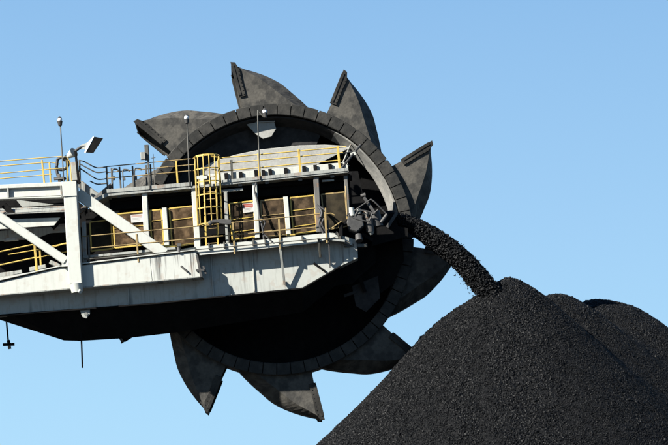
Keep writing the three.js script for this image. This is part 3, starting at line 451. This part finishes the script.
{
  const t = thing('belt_drift_switch', 'dark grey switch housing mounted in front of the ladder foot', 'switch', [-2.24, -0.48, 2.95]);
  part(t, 'body', [bar([-2.14, 0.24, 2.95], [-1.67, 0.16, 2.95], 0.2, 0.2), bar([-2.49, 0.26, 2.95], [-2.11, 0.26, 2.95], 0.12, 0.14)], M.steel); part(t, 'nozzle', cone([-2.54, 0.17, 2.95], [-2.4, 0.26, 2.95], 0.1, 0.06), M.grimy);
  part(t, 'bracket', [bar([-1.79, 0.2, 2.9], [-1.82, -0.58, 2.5], 0.07, 0.06)], M.sooty);
}
{ // dangling things
  const t = thing('hanging_sensor', 'dark cross-shaped sensor hanging under the boom at far left', 'sensor', [-11.09, -3.72, 0.9]);
  part(t, 'stem', rod([-11.09, -2.71, 0.9], [-11.06, -3.8, 0.9], 0.035), M.dark); part(t, 'cross_arm', [bar([-11.29, -3.6, 0.9], [-10.83, -3.63, 0.9], 0.11, 0.1), bar([-11.06, -3.44, 0.9], [-11.03, -3.8, 0.9], 0.12, 0.1)], M.dark);
  const r = thing('hanging_rod', 'thin dark rod hanging straight down below the column', 'rod', [-8.17, -4.82, 0.8]);
  part(r, 'shaft', rod([-8.14, -3.29, 0.8], [-8.19, -4.82, 0.8], 0.035), M.dark);
}
// ---------------------------------------------------------------- drive and clutter at the boom's head
{
  const t = thing('drive_unit', 'grey gearbox and motors clustered at the right end of the walkway', 'machine', [3.28, -0.8, 1.6]);
  part(t, 'gearbox', plate([[2.96, 0.11, 2], [3.25, 0.22, 2], [3.53, 0.08, 2], [3.56, -0.31, 2], [3.25, -0.55, 2], [2.95, -0.42, 2], [2.88, -0.13, 2]], 1.5, 2.1, 0.04), M.steel);
  part(t, 'motor', cone([3.77, -0.02, 1.8], [3.8, -0.55, 1.8], 0.2, 0.16), M.steel); part(t, 'motor', cone([4.02, 0.28, 1.6], [4.1, -0.33, 1.6], 0.24, 0.24), M.steel);
  part(t, 'motor_cap', cone([3.82, -0.55, 1.8], [3.82, -0.67, 1.8], 0.14, 0.06), M.pale);
  part(t, 'hydraulic_cylinder', cone([3.11, 0.46, 2], [3.12, 0.13, 2], 0.12, 0.14), M.white); part(t, 'hydraulic_cylinder', cone([3.39, 0.41, 1.9], [3.41, 0.2, 1.9], 0.1, 0.1), M.pale); part(t, 'hydraulic_cylinder', cone([3.72, 0.33, 1.7], [3.69, -0.03, 1.7], 0.1, 0.12), M.grimy);
  part(t, 'flange', cone([3.3, -0.65, 2], [3.31, -0.91, 2.1], 0.13, 0.15), M.steel); part(t, 'tray', plate([[2.72, -0.75, 1.9], [3.02, -0.9, 1.9], [3.03, -1.04, 1.9], [2.78, -0.96, 1.9]], 1.6, 1.95), M.white);
  part(t, 'base_frame', [bar([2.01, -0.61, 2.2], [2.93, -1.01, 2.2], 0.12, 0.12), bar([2.42, -0.45, 2], [2.77, -1.05, 2], 0.1, 0.1), bar([2.69, -1.01, 1.8], [3.58, -1.05, 1.5], 0.14, 0.3)], M.sooty);
  part(t, 'bracket', [bar([2.6, -0.31, 2], [2.94, -0.01, 2], 0.1, 0.1), bar([3.45, -0.6, 1.8], [3.84, -0.85, 1.6], 0.14, 0.14), bar([2.6, -0.66, 2.2], [2.65, -0.1, 2.2], 0.16, 0.16)], M.dark);
}
{
  const t = thing('service_frame', 'bent grey bar frame standing over the gearbox at the boom head', 'frame', [3.83, 0, 1.9]);
  const B = (n, l, r, m = M.steel) => part(t, n, l.length > 2 ? pipe(l, r) : rod(l[0], l[1], r), m);
  part(t, 'arm', [bar([3.67, 0.86, 1.9], [4.08, 0.1, 1.9], 0.12, 0.1), cone([3.55, 0.92, 1.9], [3.74, 0.95, 1.9], 0.07, 0.09)], M.steel);
  B('bar', [[2.9, 0.14, 2.1], [3.94, 0.74, 2]], 0.028); B('bar', [[3.94, 0.74, 2], [4.11, 0.57, 2], [4.52, 0.08, 1.9]], 0.03); B('bar', [[2.93, 0.24, 2.1], [3.19, 0.03, 2.1], [3.5, -0.1, 2.1], [3.77, -0.17, 2.1]], 0.03);
  B('bar', [[3.77, -0.17, 2.1], [3.9, 0.17, 2.1], [3.43, 0.31, 2.1], [3.24, 0.11, 2.1]], 0.03); B('bar', [[4.18, 0.29, 2], [3.92, 0.1, 2]], 0.028); B('bar', [[4.52, 0.08, 1.9], [4.25, -0.22, 1.9]], 0.07);
  B('bar', [[3.53, 0.19, 2], [3.68, 0.15, 2], [3.68, 0, 2]], 0.025, M.grimy);
}
{
  const t = thing('rail_end', 'grimy bent handrail stub at the right end of the lower walkway', 'guard rail', [1.95, -0.81, 2.5]);
  part(t, 'bent_rail', pipe([[2.09, 0.23, 2.5], [2.29, 0.23, 2.5], [2.44, 0.14, 2.5]], 0.028), M.rail); part(t, 'post', bar([2.09, 0.47, 2.5], [2.02, -0.73, 2.5], 0.06, 0.05), M.rail);
  part(t, 'brace', [rod([2.11, -0.43, 2.4], [2.7, -0.08, 2.3], 0.025), rod([2.98, 1.35, 2.1], [2.93, 0.22, 2.1], 0.03)], M.rail); part(t, 'cable', pipe([[1.8, 0.63, 2.2], [1.93, 0.32, 2.3], [1.77, -0.13, 2.4], [1.9, -0.5, 2.4], [1.78, -0.9, 2.4]], 0.05), M.rubber);
  part(t, 'cable', pipe([[1.77, 0.67, 2.2], [2.1, 0.34, 2.3], [1.89, -0.14, 2.4], [2.09, -0.56, 2.4], [2.39, -0.82, 2.3]], 0.035), M.rubber);
}
{
  const t = thing('hanging_cable', 'black cable tangle along the second upright from the right', 'cable', [-0.53, -0.58, 2.5]);
  part(t, 'cable', pipe([[-0.65, 1.43, 2.15], [-0.57, 0.93, 2.2], [-0.56, 0.42, 2.3], [-0.48, 0, 2.4], [-0.45, -0.57, 2.4]], 0.04), M.rubber); part(t, 'cable', pipe([[-0.58, 0.35, 2.3], [-0.35, 0.15, 2.4], [-0.47, -0.25, 2.4], [-0.14, -0.69, 2.5]], 0.03), M.rubber);
  part(t, 'cable', pipe([[-0.55, 1.91, 2.15], [-0.66, 1.51, 2.2], [-0.56, 1.1, 2.15]], 0.025), M.rubber);
}
// ---------------------------------------------------------------- coal
const big = (x, y, s, o = 4) => fbm(x, y, 4096, 4096, o, s) - 0.5;
const cones = [[9.65, 10.49, 0.1], [12.17, 10.19, -3.6], [14.57, 10.5, -7.5]], capR = [0.8, 1.3, 2.4], SL = 0.96;
const BULGE = [6.39, 8.37, 0.5];
function pileH(x, z) {
  const hs = cones.map((c, i) => { const dx = x - c[0], dz = z - c[2], a = Math.atan2(dz, dx), r = Math.hypot(dx, dz); const s = SL * (1 + 0.05 * big(20 + 3 * Math.cos(a), 20 + 3 * Math.sin(a), 91 + i, 3) * Math.min(1, r / 3)); return c[1] + capR[i] * 0.35 - s * (Math.sqrt(r * r + capR[i] * capR[i]) - capR[i] * 0.6); });
  let h = hs[0]; for (let i = 1; i < hs.length; i++) { const k = 0.7, d = Math.max(k - Math.abs(h - hs[i]), 0) / k; h = Math.max(h, hs[i]) + d * d * k * 0.25; }
  const bx = x - BULGE[0], bz = z - 0.5; h += 0.36 * Math.exp(-bx * bx / 2.2 - bz * bz / 14);
  return h + 0.22 * big(x * 0.35 + 50, z * 0.35 + 50, 97) + 0.10 * big(x * 1.6 + 90, z * 1.6 + 90, 98);
}
function lumpGeo(s, det) {
  const g = new THREE.IcosahedronGeometry(1, det), p = g.attributes.position;
  for (let i = 0; i < p.count; i++) { const k = 0.72 + 0.56 * hash(Math.round(p.getX(i) * 99), Math.round(p.getY(i) * 99) + Math.round(p.getZ(i) * 57), s); p.setXYZ(i, p.getX(i) * k, p.getY(i) * k * 0.8, p.getZ(i) * k); }
  g.computeVertexNormals(); return g;
}
const dummy = new THREE.Object3D();
function scatter(name, parent, list, variant) {
  const m = new THREE.InstancedMesh(lumpGeo(variant, 0), M.lump, list.length); m.name = name; m.userData = { kind: 'stuff' }; m.castShadow = m.receiveShadow = true;
  list.forEach(([x, y, z, r], i) => { dummy.position.set(x, y, z); dummy.rotation.set(rnd() * 6.3, rnd() * 6.3, rnd() * 6.3); dummy.scale.setScalar(r); dummy.updateMatrix(); m.setMatrixAt(i, dummy.matrix); });
  parent.add(m); return m;
}
{
  const t = new THREE.Group(); t.name = 'coal_pile'; t.userData = { label: 'steep heap of black coal at lower right under the falling stream', category: 'coal pile' }; scene.add(t);
  const x0 = -5, x1 = 42, z0 = -40, z1 = 15, st = 0.14, nx = Math.round((x1 - x0) / st), nz = Math.round((z1 - z0) / st), pos = [], idx = [], uv = [];
  for (let j = 0; j <= nz; j++) for (let i = 0; i <= nx; i++) {
    const x = x0 + i * st, z = z0 + j * st, h = pileH(x, z); pos.push(x, Math.max(-0.15, h + 0.06 * (hash(i, j, 7) - 0.5)), z); uv.push(x / 2.3, (z + h * 0.9) / 2.3);
  }
  for (let j = 0; j < nz; j++) for (let i = 0; i < nx; i++) { const a = j * (nx + 1) + i, b = a + nx + 1; if (Math.max(pos[a * 3 + 1], pos[b * 3 + 1], pos[a * 3 + 4], pos[b * 3 + 4]) > -0.1) idx.push(a, b, a + 1, a + 1, b, b + 1); }
  const g = new THREE.BufferGeometry(); g.setAttribute('position', new THREE.Float32BufferAttribute(pos, 3)); g.setAttribute('uv', new THREE.Float32BufferAttribute(uv, 2)); g.setIndex(idx); g.computeVertexNormals();
  const m = new THREE.Mesh(g, M.coal); m.name = 'mound'; m.castShadow = m.receiveShadow = true; t.add(m);
  const L = [[], [], []];
  for (let n = 0; L[0].length + L[1].length + L[2].length < 330000 && n < 2e6; n++) {
    const x = -4 + rnd() * 38, z = -30 + rnd() * 43, h = pileH(x, z); if (h < 0.1 || x - 2.4 > (70 - z) * 0.235) continue;
    const dz = (pileH(x, z + 0.3) - h) / 0.3; if (dz > 0.45) continue;
    const patch = sm(0.0, 0.22, big(x * 0.5 + 10, (z + h) * 0.35 + 10, 77, 3) + 0.04), q = rnd();
    const r = 0.012 + 0.012 * rnd() + (0.014 + 0.026 * patch) * q * q * q + (q > 0.9975 ? 0.035 * rnd() : 0);
    L[n % 3].push([x, h + r * 0.2 + 0.01, z, r]);
  }
  L.forEach((l, i) => scatter('loose_coal', t, l, 300 + i));
}
{
  const t = new THREE.Group(); t.name = 'coal_stream'; t.userData = { label: 'arc of falling black coal between the boom head and the heap', category: 'falling coal' };
  const A = HUB, c = Math.cos(TILT), s = Math.sin(TILT), toW = (p) => new THREE.Vector3(A[0] + c * p[0] - s * p[1], A[1] + s * p[0] + c * p[1], p[2] + BOOM_Z);
  const path = [[4.49, 0.35, -0.1], [5.05, 0.19, -0.1], [5.6, -0.05, -0.1], [6.22, -0.47, -0.1], [6.79, -0.98, -0.1], [7.35, -1.6, -0.1], [7.82, -2.24, -0.1], [8.24, -2.86, -0.1], [8.6, -3.4, -0.1], [8.8, -3.79, -0.1]].map(toW);
  const base = path[path.length - 1].clone(); scene.add(t); t.position.copy(base);
  const curve = new THREE.CatmullRomCurve3(path.map((p) => p.clone().sub(base)));
  const half = (f) => 0.20 + 0.22 * sm(0.05, 0.75, f), wide = (f) => 0.42 + 0.10 * f;
  const frame = (f) => { const p = curve.getPointAt(f), tg = curve.getTangentAt(f), n = new THREE.Vector3(-tg.y, tg.x, 0).normalize(); return [p, n]; };
  const secs = []; const N = 150, K = 40;
  for (let i = 0; i <= N; i++) { const f = i / N, [p, n] = frame(f), loop = []; for (let k = 0; k < K; k++) { const a = k / K * 6.2832, j = 1 + 0.34 * big(i * 0.45 + 40, k * 0.8 + 9 + 3 * Math.sin(a), 61, 3) + 0.16 * (hash(i, k, 3) - 0.5); const y = Math.sin(a) * half(f) * j * (Math.sin(a) < 0 ? 0.8 + 0.75 * (1 - sm(0.3, 0.65, f)) * sm(0.02, 0.15, f) : 0.95); loop.push([p.x + n.x * y, p.y + n.y * y, p.z + Math.cos(a) * wide(f) * j]); } secs.push(loop); }
  const m = new THREE.Mesh(boxUV(hull(secs)), M.coal); m.name = 'dense_core'; m.castShadow = m.receiveShadow = true; t.add(m);
  const L = [];
  for (let i = 0; i < 16000; i++) { const f = Math.pow(rnd(), 0.85), [p, n] = frame(f), a = rnd() * 6.2832, q = 0.86 + 0.22 * rnd() + 0.12 * f * rnd(); const y = Math.sin(a) * half(f) * q * (Math.sin(a) < 0 ? 1 + 0.7 * (1 - sm(0.3, 0.65, f)) * sm(0.02, 0.15, f) : 1), r = 0.018 + 0.05 * Math.pow(rnd(), 3); L.push([p.x + n.x * y, p.y + n.y * y, p.z + Math.cos(a) * wide(f) * q, r]); }
  for (let i = 0; i < 1500; i++) { const f = 0.1 + 0.88 * rnd(), [p, n] = frame(f), e = -Math.log(1 - rnd() * 0.98) * 0.085 * (0.3 + f), dn = rnd() < 0.7; const y = (half(f) * (dn ? 0.85 : 0.98) + e * (dn ? 1 : 0.35)) * (dn ? -1 : 1); L.push([p.x + n.x * y, p.y + n.y * y, p.z + (rnd() - 0.5) * wide(f) * 1.7, 0.01 + 0.025 * rnd() * rnd()]); }
  scatter('falling_lumps', t, L, 310);
}
renderer.render(scene, camera);
